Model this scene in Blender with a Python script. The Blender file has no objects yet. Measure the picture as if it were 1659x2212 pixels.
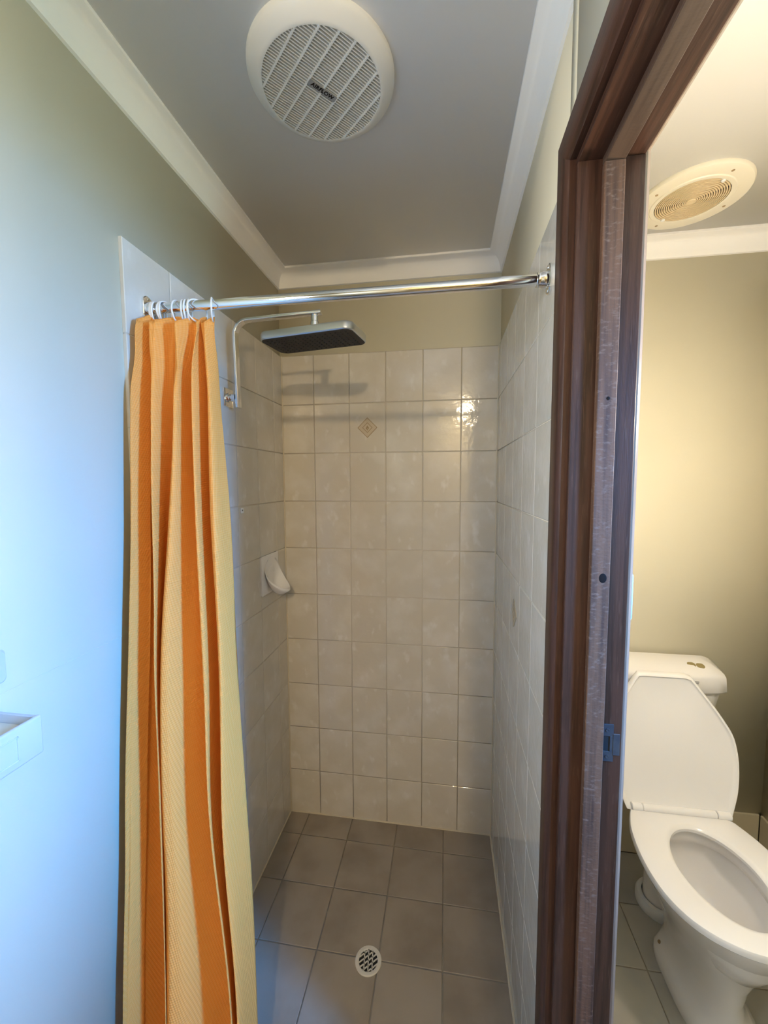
import bpy, bmesh, math, random
from mathutils import Vector, Matrix, noise as mnoise
random.seed(7)
SC = bpy.context.scene
COL = SC.collection
PI = math.pi

# ------------------------------------------------------------------ camera
cam_data = bpy.data.cameras.new('camera')
cam = bpy.data.objects.new('camera', cam_data)
COL.objects.link(cam)
cam_data.sensor_fit = 'HORIZONTAL'
cam_data.sensor_width = 36.0
cam_data.lens = 867.53 / 1659.0 * 36.0
cam_data.clip_start = 0.02
_R = ((0.98869956, -0.14972196, -0.00751821), (0.14986335, 0.98588517, 0.07464185), (-0.00376343, -0.07492507, 0.99718206))
cam.matrix_world = Matrix(((_R[0][0], _R[0][2], -_R[0][1], 0.676816),
                           (_R[1][0], _R[1][2], -_R[1][1], -1.627400),
                           (_R[2][0], _R[2][2], -_R[2][1], 1.480063),
                           (0, 0, 0, 1)))
SC.camera = cam

# ------------------------------------------------------------------ world, daylight, exposure
world = bpy.data.worlds.new('world')
SC.world = world
world.use_nodes = True
world.node_tree.nodes['Background'].inputs[0].default_value = (0.45, 0.62, 1.0, 1)
world.node_tree.nodes['Background'].inputs[1].default_value = 0.6


def area(name, loc, target, sx, sy, power, color, spread):
    d = bpy.data.lights.new(name, 'AREA')
    d.shape = 'RECTANGLE'
    d.size, d.size_y = sx, sy
    d.energy = power
    d.color = color
    d.spread = spread
    o = bpy.data.objects.new(name, d)
    COL.objects.link(o)
    o.location = loc
    o.rotation_euler = (Vector(target) - Vector(loc)).to_track_quat('-Z', 'Y').to_euler()
    return o


# sky light that comes in through the toilet window
area('window_daylight', (1.90, -1.475, 1.68), (0.0, -1.02, 0.72), 0.16, 0.56, 26.5, (0.055, 0.345, 1.0), math.radians(82))
# added upward fill at the same window, brightens upper left wall and ceiling
area('upward_fill_added', (1.90, -1.475, 1.62), (0.0, -1.10, 2.75), 0.16, 0.44, 3.8, (0.62, 0.95, 0.82), math.radians(75))
# added cool fill light at the left wall beside the viewer
area('side_fill_added', (-0.004, -1.68, 1.72), (0.8, -1.56, 1.74), 0.42, 0.42, 17.0, (0.88, 0.95, 1.0), math.radians(138))

SC.view_settings.view_transform = 'Standard'
SC.view_settings.look = 'None'
SC.view_settings.exposure = 0.0
SC.view_settings.gamma = 1.0
SC.view_settings.use_curve_mapping = False
BULB_BATH = 850.0
BULB_TOILET = 185.0

# ------------------------------------------------------------------ dimensions
W = 0.878          # shower width
ZC = 2.335         # ceiling
XT0, XT1 = 0.976, 1.874   # toilet room
YB = -3.45         # far end of the hall behind the bathroom door
YD0 = -2.02        # unseen wall added behind the camera to shade the left wall


# ------------------------------------------------------------------ helpers
def tag(o, label=None, cat=None, group=None, kind=None):
    if label: o['label'] = label
    if cat: o['category'] = cat
    if group: o['group'] = group
    if kind: o['kind'] = kind
    return o


def empty(name, loc=(0, 0, 0), label=None, cat=None, group=None, kind=None):
    o = bpy.data.objects.new(name, None)
    o.empty_display_size = 0.05
    COL.objects.link(o)
    o.location = loc
    return tag(o, label, cat, group, kind)


def wloc(o):
    v = Vector((0, 0, 0))
    while o is not None:
        v += Vector(o.location)
        o = o.parent
    return v


def obj(name, bm, mat, parent=None, smooth=35, loc=None, mesh=None):
    """bm is in world coordinates; the object origin is put at loc (default: parent's place)"""
    if mesh is None:
        me = bpy.data.meshes.new(name)
        if smooth:
            for f in bm.faces: f.smooth = True
            lim = math.radians(smooth)
            for e in bm.edges:
                if len(e.link_faces) == 2 and e.calc_face_angle(0) > lim: e.smooth = False
        base = wloc(parent) if parent else Vector(loc or (0, 0, 0))
        if base.length > 0: bmesh.ops.translate(bm, verts=bm.verts, vec=-base)
        bm.to_mesh(me)
        bm.free()
        if mat: me.materials.append(mat)
    else:
        me = mesh
        base = Vector(loc or (0, 0, 0))
    o = bpy.data.objects.new(name, me)
    COL.objects.link(o)
    if parent:
        o.parent = parent
    else:
        o.location = base
    return o


def BM(): return bmesh.new()


def box(bm, x0, x1, y0, y1, z0, z1, bev=0.0, seg=1):
    vs = [bm.verts.new((x, y, z)) for x in (x0, x1) for y in (y0, y1) for z in (z0, z1)]
    F = [(0, 1, 3, 2), (4, 6, 7, 5), (0, 4, 5, 1), (2, 3, 7, 6), (0, 2, 6, 4), (1, 5, 7, 3)]
    fs = [bm.faces.new([vs[i] for i in f]) for f in F]
    if bev > 0:
        es = list({e for f in fs for e in f.edges})
        bmesh.ops.bevel(bm, geom=es, offset=bev, segments=seg, profile=0.5, affect='EDGES')
    return vs


def frame_of(d):
    d = Vector(d).normalized()
    a = Vector((0, 0, 1)) if abs(d.z) < 0.9 else Vector((1, 0, 0))
    u = d.cross(a).normalized()
    return u, d.cross(u).normalized(), d


def lathe(bm, prof, c=(0, 0, 0), axis=(0, 0, 1), n=48, cap0=True, cap1=True):
    """prof: list of (radius, height along axis)"""
    u, v, d = frame_of(axis)
    c = Vector(c)
    rings = []
    for r, h in prof:
        rings.append([bm.verts.new(c + d * h + (u * math.cos(2 * PI * k / n) + v * math.sin(2 * PI * k / n)) * r) for k in range(n)])
    for a, b in zip(rings, rings[1:]):
        for k in range(n):
            bm.faces.new((a[k], a[(k + 1) % n], b[(k + 1) % n], b[k]))
    if cap0: bm.faces.new(rings[0][::-1])
    if cap1: bm.faces.new(rings[-1])
    bmesh.ops.recalc_face_normals(bm, faces=bm.faces)
    return rings


def loft(bm, rings, cap0=True, cap1=True, closed=True):
    R = [[bm.verts.new(p) for p in r] for r in rings]
    n = len(R[0])
    for a, b in zip(R, R[1:]):
        for k in range(n if closed else n - 1):
            bm.faces.new((a[k], a[(k + 1) % n], b[(k + 1) % n], b[k]))
    if cap0: bm.faces.new(R[0][::-1])
    if cap1: bm.faces.new(R[-1])
    bmesh.ops.recalc_face_normals(bm, faces=bm.faces)
    return R


def torus(bm, R, r, c=(0, 0, 0), axis=(0, 0, 1), n=48, m=10, flat=1.0):
    u, v, d = frame_of(axis)
    c = Vector(c)
    G = []
    for i in range(n):
        a = 2 * PI * i / n
        e = u * math.cos(a) + v * math.sin(a)
        G.append([bm.verts.new(c + e * (R + r * math.cos(2 * PI * j / m)) + d * (r * flat * math.sin(2 * PI * j / m))) for j in range(m)])
    for i in range(n):
        for j in range(m):
            bm.faces.new((G[i][j], G[(i + 1) % n][j], G[(i + 1) % n][(j + 1) % m], G[i][(j + 1) % m]))
    bmesh.ops.recalc_face_normals(bm, faces=bm.faces)


def rrect(cx, cy, hx, hy, r, n=6):
    P = []
    for sx, sy, a0 in ((1, 1, 0), (-1, 1, 90), (-1, -1, 180), (1, -1, 270)):
        for k in range(n + 1):
            a = math.radians(a0 + 90 * k / n)
            P.append((cx + sx * (hx - r) + r * math.cos(a), cy + sy * (hy - r) + r * math.sin(a)))
    return P


# ------------------------------------------------------------------ materials
def mat(name, color, rough=0.5, metal=0.0, spec=0.5, coat=0.0, noise=None, bump=None, emit=None, trans=0.0):
    """noise = (scale, colour2, detail, contrast lo, hi, (sx, sy, sz)); bump = (scale, strength, distance, (sx, sy, sz))"""
    m = bpy.data.materials.new(name)
    m.use_nodes = True
    nt = m.node_tree
    b = nt.nodes['Principled BSDF']
    b.inputs['Base Color'].default_value = (*color, 1)
    b.inputs['Roughness'].default_value = rough
    b.inputs['Metallic'].default_value = metal
    b.inputs['Specular IOR Level'].default_value = spec
    b.inputs['Coat Weight'].default_value = coat
    if emit:
        b.inputs['Emission Color'].default_value = (*emit[0], 1)
        b.inputs['Emission Strength'].default_value = emit[1]
    tc = nt.nodes.new('ShaderNodeTexCoord')
    oi = nt.nodes.new('ShaderNodeObjectInfo')
    mul = nt.nodes.new('ShaderNodeMath'); mul.operation = 'MULTIPLY'; mul.inputs[1].default_value = 37.0
    nt.links.new(oi.outputs['Random'], mul.inputs[0])
    add = nt.nodes.new('ShaderNodeVectorMath'); add.operation = 'ADD'
    nt.links.new(tc.outputs['Object'], add.inputs[0])
    nt.links.new(mul.outputs[0], add.inputs[1])

    def tex(scale, detail, st):
        mp = nt.nodes.new('ShaderNodeMapping')
        mp.inputs['Scale'].default_value = st
        nt.links.new(add.outputs[0], mp.inputs['Vector'])
        t = nt.nodes.new('ShaderNodeTexNoise')
        t.inputs['Scale'].default_value = scale
        t.inputs['Detail'].default_value = detail
        nt.links.new(mp.outputs[0], t.inputs['Vector'])
        return t
    if noise:
        layers = noise if isinstance(noise, list) else [noise]
        prev = None
        for sc_, c2, det, lo, hi, st in layers:
            t = tex(sc_, det, st)
            r = nt.nodes.new('ShaderNodeMapRange')
            r.inputs['From Min'].default_value = lo
            r.inputs['From Max'].default_value = hi
            nt.links.new(t.outputs['Fac'], r.inputs['Value'])
            mx = nt.nodes.new('ShaderNodeMix'); mx.data_type = 'RGBA'
            mx.inputs[6].default_value = (*color, 1)
            if prev: nt.links.new(prev, mx.inputs[6])
            mx.inputs[7].default_value = (*c2, 1)
            nt.links.new(r.outputs[0], mx.inputs[0])
            prev = mx.outputs[2]
        nt.links.new(prev, b.inputs['Base Color'])
    if bump:
        t = tex(bump[0], 3, bump[3])
        bp = nt.nodes.new('ShaderNodeBump')
        bp.inputs['Strength'].default_value = bump[1]
        bp.inputs['Distance'].default_value = bump[2]
        nt.links.new(t.outputs['Fac'], bp.inputs['Height'])
        nt.links.new(bp.outputs[0], b.inputs['Normal'])
    return m


I3 = (1, 1, 1)
M = {}
M['paint'] = mat('cream_wall_paint', (0.80, 0.74, 0.57), 0.55, noise=(3, (0.77, 0.71, 0.54), 2, 0.4, 0.7, I3), bump=(260, 0.08, 0.001, I3))
M['ceiling'] = mat('ceiling_paint', (0.88, 0.87, 0.86), 0.7, bump=(220, 0.05, 0.001, I3))
M['cornice'] = mat('cornice_paint', (0.88, 0.86, 0.83), 0.6)
M['tile'] = mat('glazed_wall_tile', (0.66, 0.60, 0.50), 0.07, noise=[(9, (0.74, 0.69, 0.61), 5, 0.45, 0.75, I3), (26, (0.80, 0.76, 0.70), 6, 0.60, 0.80, (1, 0.6, 1))], bump=(38, 0.30, 0.002, I3))
M['grout'] = mat('wall_grout', (0.62, 0.55, 0.45), 0.85, noise=(14, (0.60, 0.54, 0.44), 3, 0.4, 0.6, I3))
M['floor_tile'] = mat('taupe_floor_tile', (0.33, 0.28, 0.225), 0.42, noise=[(7, (0.25, 0.205, 0.16), 4, 0.42, 0.68, I3), (3.2, (0.37, 0.32, 0.265), 2, 0.5, 0.75, I3)], bump=(50, 0.08, 0.002, I3))
M['toilet_floor_tile'] = mat('grey_floor_tile', (0.46, 0.43, 0.36), 0.35, noise=[(6, (0.38, 0.36, 0.31), 4, 0.42, 0.68, I3)], bump=(50, 0.06, 0.002, I3))
M['floor_grout'] = mat('floor_grout', (0.44, 0.38, 0.30), 0.9, noise=(20, (0.34, 0.29, 0.22), 3, 0.4, 0.7, I3))
M['skirt_tile'] = mat('skirting_tile', (0.60, 0.52, 0.36), 0.15, noise=(9, (0.66, 0.58, 0.42), 4, 0.45, 0.7, I3))
M['silicone'] = mat('silicone_bead', (0.66, 0.58, 0.44), 0.5)
M['accent'] = mat('accent_tile', (0.60, 0.50, 0.36), 0.2)
M['accent_dark'] = mat('accent_tile_print', (0.34, 0.23, 0.12), 0.3)
M['white_plastic'] = mat('white_plastic', (0.82, 0.82, 0.80), 0.35)
M['grey_white_plastic'] = mat('grey_white_plastic', (0.56, 0.56, 0.57), 0.4)
M['fan_plastic'] = mat('fan_plastic', (0.78, 0.77, 0.73), 0.4)
M['switch_daylit'] = mat('daylight_tinted_plastic', (0.50, 0.72, 0.86), 0.35)  # blue of the window daylight is put into the plate colour
M['vent_flange'] = mat('vent_flange_plastic', (0.82, 0.76, 0.62), 0.4)
M['cream_plastic'] = mat('aged_cream_plastic', (0.72, 0.57, 0.36), 0.4)
M['beige_inside'] = mat('beige_tray_inside', (0.70, 0.63, 0.50), 0.5)
M['black'] = mat('dark_cavity', (0.012, 0.012, 0.012), 0.9)
M['grey_label'] = mat('grey_label', (0.30, 0.30, 0.30), 0.5)
M['ink'] = mat('black_ink', (0.014, 0.010, 0.008), 0.7, spec=0.1)
M['chrome'] = mat('chrome', (0.86, 0.86, 0.86), 0.09, metal=1.0)
M['satin'] = mat('satin_aluminium', (0.72, 0.74, 0.74), 0.32, metal=1.0)
M['nozzle'] = mat('black_nozzle_rubber', (0.018, 0.016, 0.015), 0.55)
M['ceramic'] = mat('white_ceramic', (0.86, 0.83, 0.80), 0.12, coat=0.3)
M['seat'] = mat('white_seat_plastic', (0.88, 0.85, 0.82), 0.18)
M['drain'] = mat('drain_plastic', (0.70, 0.66, 0.58), 0.4)
M['steel'] = mat('blued_steel', (0.045, 0.046, 0.052), 0.55, metal=0.2, spec=0.25, noise=(40, (0.07, 0.068, 0.066), 3, 0.4, 0.7, I3))
M['beige_metal'] = mat('worn_brass_button', (0.50, 0.42, 0.22), 0.3, metal=0.7)
M['pale_timber'] = mat('pale_clear_timber', (0.30, 0.21, 0.15), 0.35, noise=(18, (0.22, 0.15, 0.10), 5, 0.42, 0.66, (7, 7, 0.25)))
WD1, WD2, WD3 = (0.074, 0.031, 0.018), (0.038, 0.016, 0.009), (0.11, 0.056, 0.036)
M['wood_v'] = mat('dark_stained_timber_upright', WD1, 0.42, spec=0.32, noise=[(18, WD2, 6, 0.42, 0.66, (7, 7, 0.25)), (60, WD3, 4, 0.58, 0.82, (6, 6, 0.4))], bump=(80, 0.25, 0.001, (6, 6, 0.4)))
M['wood_h'] = mat('dark_stained_timber_head', WD1, 0.42, spec=0.32, noise=[(18, WD2, 6, 0.42, 0.66, (7, 0.25, 7)), (60, WD3, 4, 0.58, 0.82, (6, 0.4, 6))], bump=(80, 0.25, 0.001, (6, 0.4, 6)))
M['wood_sawn'] = mat('rough_sawn_timber_stop', (0.17, 0.085, 0.048), 0.6, spec=0.25, noise=[(18, (0.085, 0.045, 0.03), 6, 0.42, 0.68, (7, 7, 0.25)), (90, (0.22, 0.14, 0.10), 3, 0.55, 0.8, (1.2, 1.2, 2.6))], bump=(95, 0.45, 0.0015, (1.2, 1.2, 2.6)))
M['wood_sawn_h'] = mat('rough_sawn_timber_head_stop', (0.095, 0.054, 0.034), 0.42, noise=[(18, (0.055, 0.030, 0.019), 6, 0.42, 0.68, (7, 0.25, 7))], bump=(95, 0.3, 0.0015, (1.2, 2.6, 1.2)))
M['globe'] = mat('lamp_glass_lit', (1, 0.9, 0.75), 0.4, emit=((1.0, 0.80, 0.52), BULB_BATH))
M['globe_toilet'] = mat('toilet_lamp_glass_lit', (1, 0.9, 0.75), 0.4, emit=((1.0, 0.86, 0.69), BULB_TOILET))


def curtain_mat():
    m = bpy.data.materials.new('waffle_weave_orange_fabric')
    m.use_nodes = True
    nt = m.node_tree
    for n in list(nt.nodes): nt.nodes.remove(n)
    N = nt.nodes.new
    out = N('ShaderNodeOutputMaterial')
    uv = N('ShaderNodeUVMap'); uv.uv_map = 'UVMap'
    rot = N('ShaderNodeMapping'); rot.inputs['Rotation'].default_value = (0, 0, math.radians(32))
    nt.links.new(uv.outputs[0], rot.inputs['Vector'])
    sep = N('ShaderNodeSeparateXYZ')
    nt.links.new(rot.outputs[0], sep.inputs[0])

    def sine(sock, per):
        a = N('ShaderNodeMath'); a.operation = 'MULTIPLY'; a.inputs[1].default_value = 2 * PI / per
        nt.links.new(sock, a.inputs[0])
        s = N('ShaderNodeMath'); s.operation = 'SINE'
        nt.links.new(a.outputs[0], s.inputs[0])
        return s.outputs[0]
    p = N('ShaderNodeMath'); p.operation = 'MULTIPLY'
    nt.links.new(sine(sep.outputs[0], 0.0085), p.inputs[0])
    nt.links.new(sine(sep.outputs[1], 0.0062), p.inputs[1])
    r = N('ShaderNodeMapRange')
    r.inputs['From Min'].default_value = -1; r.inputs['From Max'].default_value = 1
    nt.links.new(p.outputs[0], r.inputs['Value'])
    mx = N('ShaderNodeMix'); mx.data_type = 'RGBA'
    mx.inputs[6].default_value = (0.98, 0.41, 0.075, 1)
    mx.inputs[7].default_value = (1.0, 0.50, 0.145, 1)
    nt.links.new(r.outputs[0], mx.inputs[0])
    bp = N('ShaderNodeBump'); bp.inputs['Strength'].default_value = 0.5; bp.inputs['Distance'].default_value = 0.0015
    nt.links.new(r.outputs[0], bp.inputs['Height'])
    d = N('ShaderNodeBsdfPrincipled'); d.inputs['Roughness'].default_value = 0.6
    d.inputs['Specular IOR Level'].default_value = 0.12
    nt.links.new(mx.outputs[2], d.inputs['Base Color'])
    nt.links.new(bp.outputs[0], d.inputs['Normal'])
    t = N('ShaderNodeBsdfTranslucent'); t.inputs[0].default_value = (1.0, 0.43, 0.06, 1)
    ms = N('ShaderNodeMixShader'); ms.inputs[0].default_value = 0.25
    nt.links.new(d.outputs[0], ms.inputs[1]); nt.links.new(t.outputs[0], ms.inputs[2])
    nt.links.new(ms.outputs[0], out.inputs['Surface'])
    return m


M['curtain'] = curtain_mat()

# ------------------------------------------------------------------ structure: walls, floor, ceiling
def struct(name, bm, m, label, cat):
    return tag(obj(name, bm, m), label, cat, kind='structure')


bm = BM(); box(bm, -0.11, -0.009, YB - 0.1, 0.11, -0.10, ZC + 0.05)
wall_left = struct('wall_left', bm, M['paint'], 'painted left wall, tiled inside the shower recess', 'wall')
bm = BM(); box(bm, -0.009, 1.98, 0.007, 0.11, -0.10, ZC + 0.05)
wall_back = struct('wall_back', bm, M['paint'], 'cream painted back wall behind shower and toilet, tiled in the shower', 'wall')
bm = BM()
box(bm, 0.884, XT0, -0.874, 0.007, -0.10, ZC + 0.05)
box(bm, 0.878, XT0, -0.905, -0.874, -0.10, ZC + 0.05)
box(bm, 0.878, XT0, -1.672, -0.905, 1.997, ZC + 0.05)
box(bm, 0.878, XT0, -1.86, -1.672, -0.10, ZC + 0.05)
wall_right = struct('wall_right', bm, M['paint'], 'partition wall with the toilet doorway, tiled on its shower side', 'wall')
bm = BM()
box(bm, XT1, 1.98, YB, -1.56, -0.10, ZC + 0.05)
box(bm, XT1, 1.98, -1.39, 0.007, -0.10, ZC + 0.05)
box(bm, XT1, 1.98, -1.56, -1.39, -0.10, 1.40)
box(bm, XT1, 1.98, -1.56, -1.39, 1.96, ZC + 0.05)
struct('wall_toilet_right', bm, M['paint'], 'cream right wall of the toilet room', 'wall')
bm = BM(); box(bm, XT0, XT1, -1.86, -1.76, -0.10, ZC + 0.05)
struct('wall_toilet_front', bm, M['paint'], 'cream wall closing the toilet room behind the doorway', 'wall')
bm = BM(); box(bm, -0.009, 1.874, YB - 0.1, YB, -0.10, ZC + 0.05)
struct('wall_hall', bm, M['paint'], 'cream hall wall behind the viewer', 'wall')
bm = BM()
box(bm, -0.009, 0.47, YD0 - 0.07, YD0, -0.10, ZC + 0.05)
struct('wall_shade_added', bm, M['paint'], 'cream wall added behind the viewer to shade the left wall', 'wall')  # added, unseen: keeps the hall lamp off the near left wall
bm = BM(); box(bm, -0.11, 1.98, YB - 0.1, 0.11, ZC, ZC + 0.08)
struct('ceiling', bm, M['ceiling'], 'flat white ceiling over shower and toilet', 'ceiling')
bm = BM(); box(bm, -0.11, 1.98, YB - 0.1, 0.11, -0.12, -0.0013)
floor = struct('floor', bm, M['floor_grout'], 'tiled floor of bathroom and toilet', 'floor')


# cornices
def cornice(name, path, inward, label):
    prof = [(0.0, -0.066), (0.006, -0.064), (0.008, -0.058)]
    for k in range(1, 8):
        a = k / 8 * PI / 2
        prof.append((0.008 + 0.036 * (1 - math.cos(a)), -0.058 + 0.048 * math.sin(a)))
    prof += [(0.046, -0.009), (0.050, -0.007), (0.050, 0.001), (0.0, 0.001)]
    bm = BM()
    rings = []
    for (x, y), (ix, iy) in zip(path, inward):
        rings.append([(x + ix * d, y + iy * d, ZC + h) for d, h in prof])
    loft(bm, rings)
    return struct(name, bm, M['cornice'], label, 'cornice')


cornice('trim_1', [(-0.009, YB), (-0.009, 0.007), (0.884, 0.007), (0.884, -1.86)], [(1, 0), (1, -1), (-1, -1), (-1, 0)], 'white cove cornice around the shower ceiling')
cornice('trim_2', [(XT0, -1.76), (XT0, 0.007), (XT1, 0.007), (XT1, -1.76)], [(1, 0), (1, -1), (-1, -1), (-1, 0)], 'white cove cornice around the toilet ceiling')

# ------------------------------------------------------------------ tiles
_tiles = {}


def tile_mesh(w, h, t, m, c=0.0016):
    key = (round(w, 4), round(h, 4), t, m.name)
    if key in _tiles: return _tiles[key]
    me = bpy.data.meshes.new('tile')
    v = []
    for z, k in ((-t, 0), (-c * 0.7, 0), (0, c)):
        for sx, sy in ((-1, -1), (1, -1), (1, 1), (-1, 1)):
            v.append((sx * (w / 2 - k), sy * (h / 2 - k), z))
    f = []
    for l in (0, 4):
        for i in range(4):
            j = (i + 1) % 4
            f.append((l + i, l + j, l + 4 + j, l + 4 + i))
    f.append((8, 9, 10, 11))
    me.from_pydata(v, [], f)
    me.materials.append(m)
    _tiles[key] = me
    return me


MB_ = Matrix(((1, 0, 0), (0, 0, -1), (0, 1, 0)))      # back wall: local x->X, y->Z, z->-Y
ML_ = Matrix(((0, 0, 1), (1, 0, 0), (0, 1, 0)))       # left wall: x->Y, y->Z, z->+X
MR_ = Matrix(((0, 0, -1), (-1, 0, 0), (0, 1, 0)))     # right wall: x->-Y, y->Z, z->-X
MF_ = Matrix.Identity(3)


def lay(parent, name, M3, us, vs, place, t, m, gap, tilt=0.0011, skip=None):
    """us, vs joint positions; place(u, v) -> world centre"""
    for a, b in zip(us, us[1:]):
        for c, d in zip(vs, vs[1:]):
            if skip and skip(a, b, c, d): continue
            me = tile_mesh(abs(b - a) - gap, abs(d - c) - gap, t, m)
            o = obj(name, None, None, parent, mesh=me)
            o.location = Vector(place((a + b) / 2, (c + d) / 2)) - wloc(parent)
            R = M3.to_4x4() @ Matrix.Rotation(random.uniform(-tilt, tilt), 4, 'X') @ Matrix.Rotation(random.uniform(-tilt, tilt), 4, 'Y')
            o.rotation_euler = R.to_euler()


ZJ = [0.2 * k for k in range(11)]
XJ = [0.0, 0.1376, 0.2876, 0.4376, 0.5876, 0.7376, W]
lay(wall_back, 'tile', MB_, XJ, ZJ, lambda u, v: (u, 0.0, v), 0.0068, M['tile'], 0.0028)
YL = [-0.835, -0.685, -0.535, -0.385, -0.235, -0.085, 0.0]
lay(wall_left, 'tile', ML_, YL, ZJ, lambda u, v: (0.0, u, v), 0.0088, M['tile'], 0.0024)
YR = [-0.873, -0.82, -0.67, -0.52, -0.37, -0.22, -0.07, 0.0]
lay(wall_right, 'tile', MR_, YR, ZJ, lambda u, v: (W, u, v), 0.0058, M['tile'], 0.0024)
bm = BM(); box(bm, 0.0, W, 0.0014, 0.009, 0, 2.0); obj('grout', bm, M['grout'], wall_back)
bm = BM(); box(bm, -0.012, -0.0018, -0.833, 0.0, 0, 1.998); obj('grout', bm, M['grout'], wall_left)
bm = BM(); box(bm, W + 0.0018, W + 0.009, -0.873, 0.0, 0, 1.999); obj('grout', bm, M['grout'], wall_right)
# silicone beads in the corners
bm = BM(); box(bm, -0.0005, 0.004, -0.004, 0.001, 0, 2.0, 0.001); box(bm, -0.0005, W, -0.0045, 0.001, -0.001, 0.0035, 0.001)
obj('silicone_bead', bm, M['silicone'], wall_back)
bm = BM(); box(bm, W - 0.004, W + 0.0005, -0.004, 0.001, 0, 2.0, 0.001); box(bm, W - 0.006, W + 0.001, -0.873, -0.001, -0.001, 0.005, 0.0015)
obj('silicone_bead', bm, M['silicone'], wall_right)
bm = BM(); box(bm, -0.001, 0.0045, -0.835, -0.001, -0.001, 0.0035, 0.001)
obj('silicone_bead', bm, M['silicone'], wall_left)

# floor tiles
FP = 0.1977
xs = [W - FP * k for k in range(5)]
xs = [-0.006] + xs[::-1]
ys = [0.0] + [-0.1104 - FP * k for k in range(12)]
lay(floor, 'floor_tile', MF_, xs, ys, lambda u, v: (u, v, 0.0), 0.006, M['floor_tile'], 0.003)
xs2 = [XT0, 1.095, 1.295, 1.495, 1.695, XT1]
ys2 = [0.0] + [-0.0105 - 0.2 * k for k in range(1, 9)] + [-1.755]
lay(floor, 'floor_tile', MF_, xs2, ys2, lambda u, v: (u, v, 0.0), 0.006, M['toilet_floor_tile'], 0.003)

# toilet skirting tiles
sk = [1.865 - 0.2 * k for k in range(5)][::-1]
lay(wall_back, 'skirting_tile', MB_, [XT0 + 0.006] + sk[0:] if sk[0] > XT0 + 0.02 else sk, [0.0, 0.216], lambda u, v: (u, -0.001, v), 0.0075, M['skirt_tile'], 0.002)
wtr = bpy.data.objects['wall_toilet_right']
lay(wtr, 'skirting_tile', MR_, [-0.205 * k for k in range(6, -1, -1)], [0.0, 0.216], lambda u, v: (XT1 - 0.008, u, v), 0.0078, M['skirt_tile'], 0.002)
lay(wall_right, 'skirting_tile', ML_, [-0.82, -0.61, -0.41, -0.2, 0.0], [0.0, 0.216], lambda u, v: (XT0 + 0.008, u, v), 0.0078, M['skirt_tile'], 0.002)


# diamond accent tiles
def diamond(parent, M3, centre, s):
    def put(poly, z0, z1, m, name, par):
        bm = BM()
        R = [[], []]
        for k, z in enumerate((z0, z1)):
            for x, y in poly: R[k].append(Vector(centre) + (M3 @ Vector((x, y, z))))
        loft(bm, R)
        return obj(name, bm, m, par, smooth=0)
    d = lambda r: [(r, 0), (0, r), (-r, 0), (0, -r)]
    a = put(d(s), -0.001, 0.0012, M['accent'], 'diamond_inset', parent)

    def ring(r0, r1, z):
        bm = BM()
        A = [Vector(centre) + M3 @ Vector((x, y, z)) for x, y in d(r0)]
        B = [Vector(centre) + M3 @ Vector((x, y, z)) for x, y in d(r1)]
        A = [bm.verts.new(p) for p in A]; B = [bm.verts.new(p) for p in B]
        for i in range(4): bm.faces.new((A[i], A[(i + 1) % 4], B[(i + 1) % 4], B[i]))
        return bm
    b1 = ring(s, s * 0.92, 0.0016)
    b2 = ring(s * 0.52, s * 0.44, 0.0016)
    me = bpy.data.meshes.new('tmp')
    b2.to_mesh(me); b2.free(); b1.from_mesh(me); bpy.data.meshes.remove(me)
    # small leaf motif in the middle
    for dx, dy, r in ((0, 0.08, 0.13), (-0.09, -0.06, 0.11), (0.10, -0.04, 0.10), (0, -0.18, 0.09)):
        vs = [b1.verts.new(Vector(centre) + M3 @ Vector((s * (dx + r * math.cos(t) * 0.6), s * (dy + r * math.sin(t)), 0.0016))) for t in [2 * PI * k / 8 for k in range(8)]]
        b1.faces.new(vs)
    obj('diamond_print', b1, M['accent_dark'], a, smooth=0)


diamond(wall_back, MB_, (0.3626, 0.0, 1.70), 0.041)
diamond(wall_right, MR_, (W, -0.445, 1.10), 0.041)

# faint plasterboard joint on the left wall
bm = BM(); box(bm, -0.0095, -0.00893, -1.95, -0.85, 1.1505, 1.1512)
obj('plaster_joint', bm, M['grout'], wall_left, smooth=0)

# ------------------------------------------------------------------ door frame
door = empty('door_1', (0.927, -0.925, 0.0), 'dark stained timber door frame between shower and toilet', 'door frame', kind='structure')


def prism(bm, pts, ax, a0, a1):
    """pts 2-D polygon extruded along axis ax"""
    def P(p, a):
        if ax == 'x': return (a, p[0], p[1])
        if ax == 'y': return (p[0], a, p[1])
        return (p[0], p[1], a)
    loft(bm, [[P(p, a0) for p in pts], [P(p, a1) for p in pts]])


YJ, YN = -0.925, -1.650     # far and near rebate faces
ZR = 1.977                  # head rebate face
for far, yj in ((True, YJ), (False, YN)):
    s = 1 if far else -1
    bm = BM(); box(bm, 0.878, XT0, min(yj, yj + s * 0.02), max(yj, yj + s * 0.02), 0.0, ZR, 0.0012)
    obj('jamb', bm, M['wood_v'], door)
    bm = BM(); box(bm, 0.9135, 0.943, min(yj, yj - s * 0.012), max(yj, yj - s * 0.012), 0.0, ZR - 0.012, 0.0012)
    o = obj('door_stop', bm, M['wood_sawn'], door)
bm = BM(); box(bm, 0.878, XT0, YN - 0.02, YJ + 0.02, ZR, ZR + 0.02, 0.0012)
obj('head_jamb', bm, M['wood_h'], door)
bm = BM(); box(bm, 0.9135, 0.943, YN, YJ, ZR - 0.012, ZR, 0.0012)
obj('head_stop', bm, M['wood_sawn_h'], door)


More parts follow.
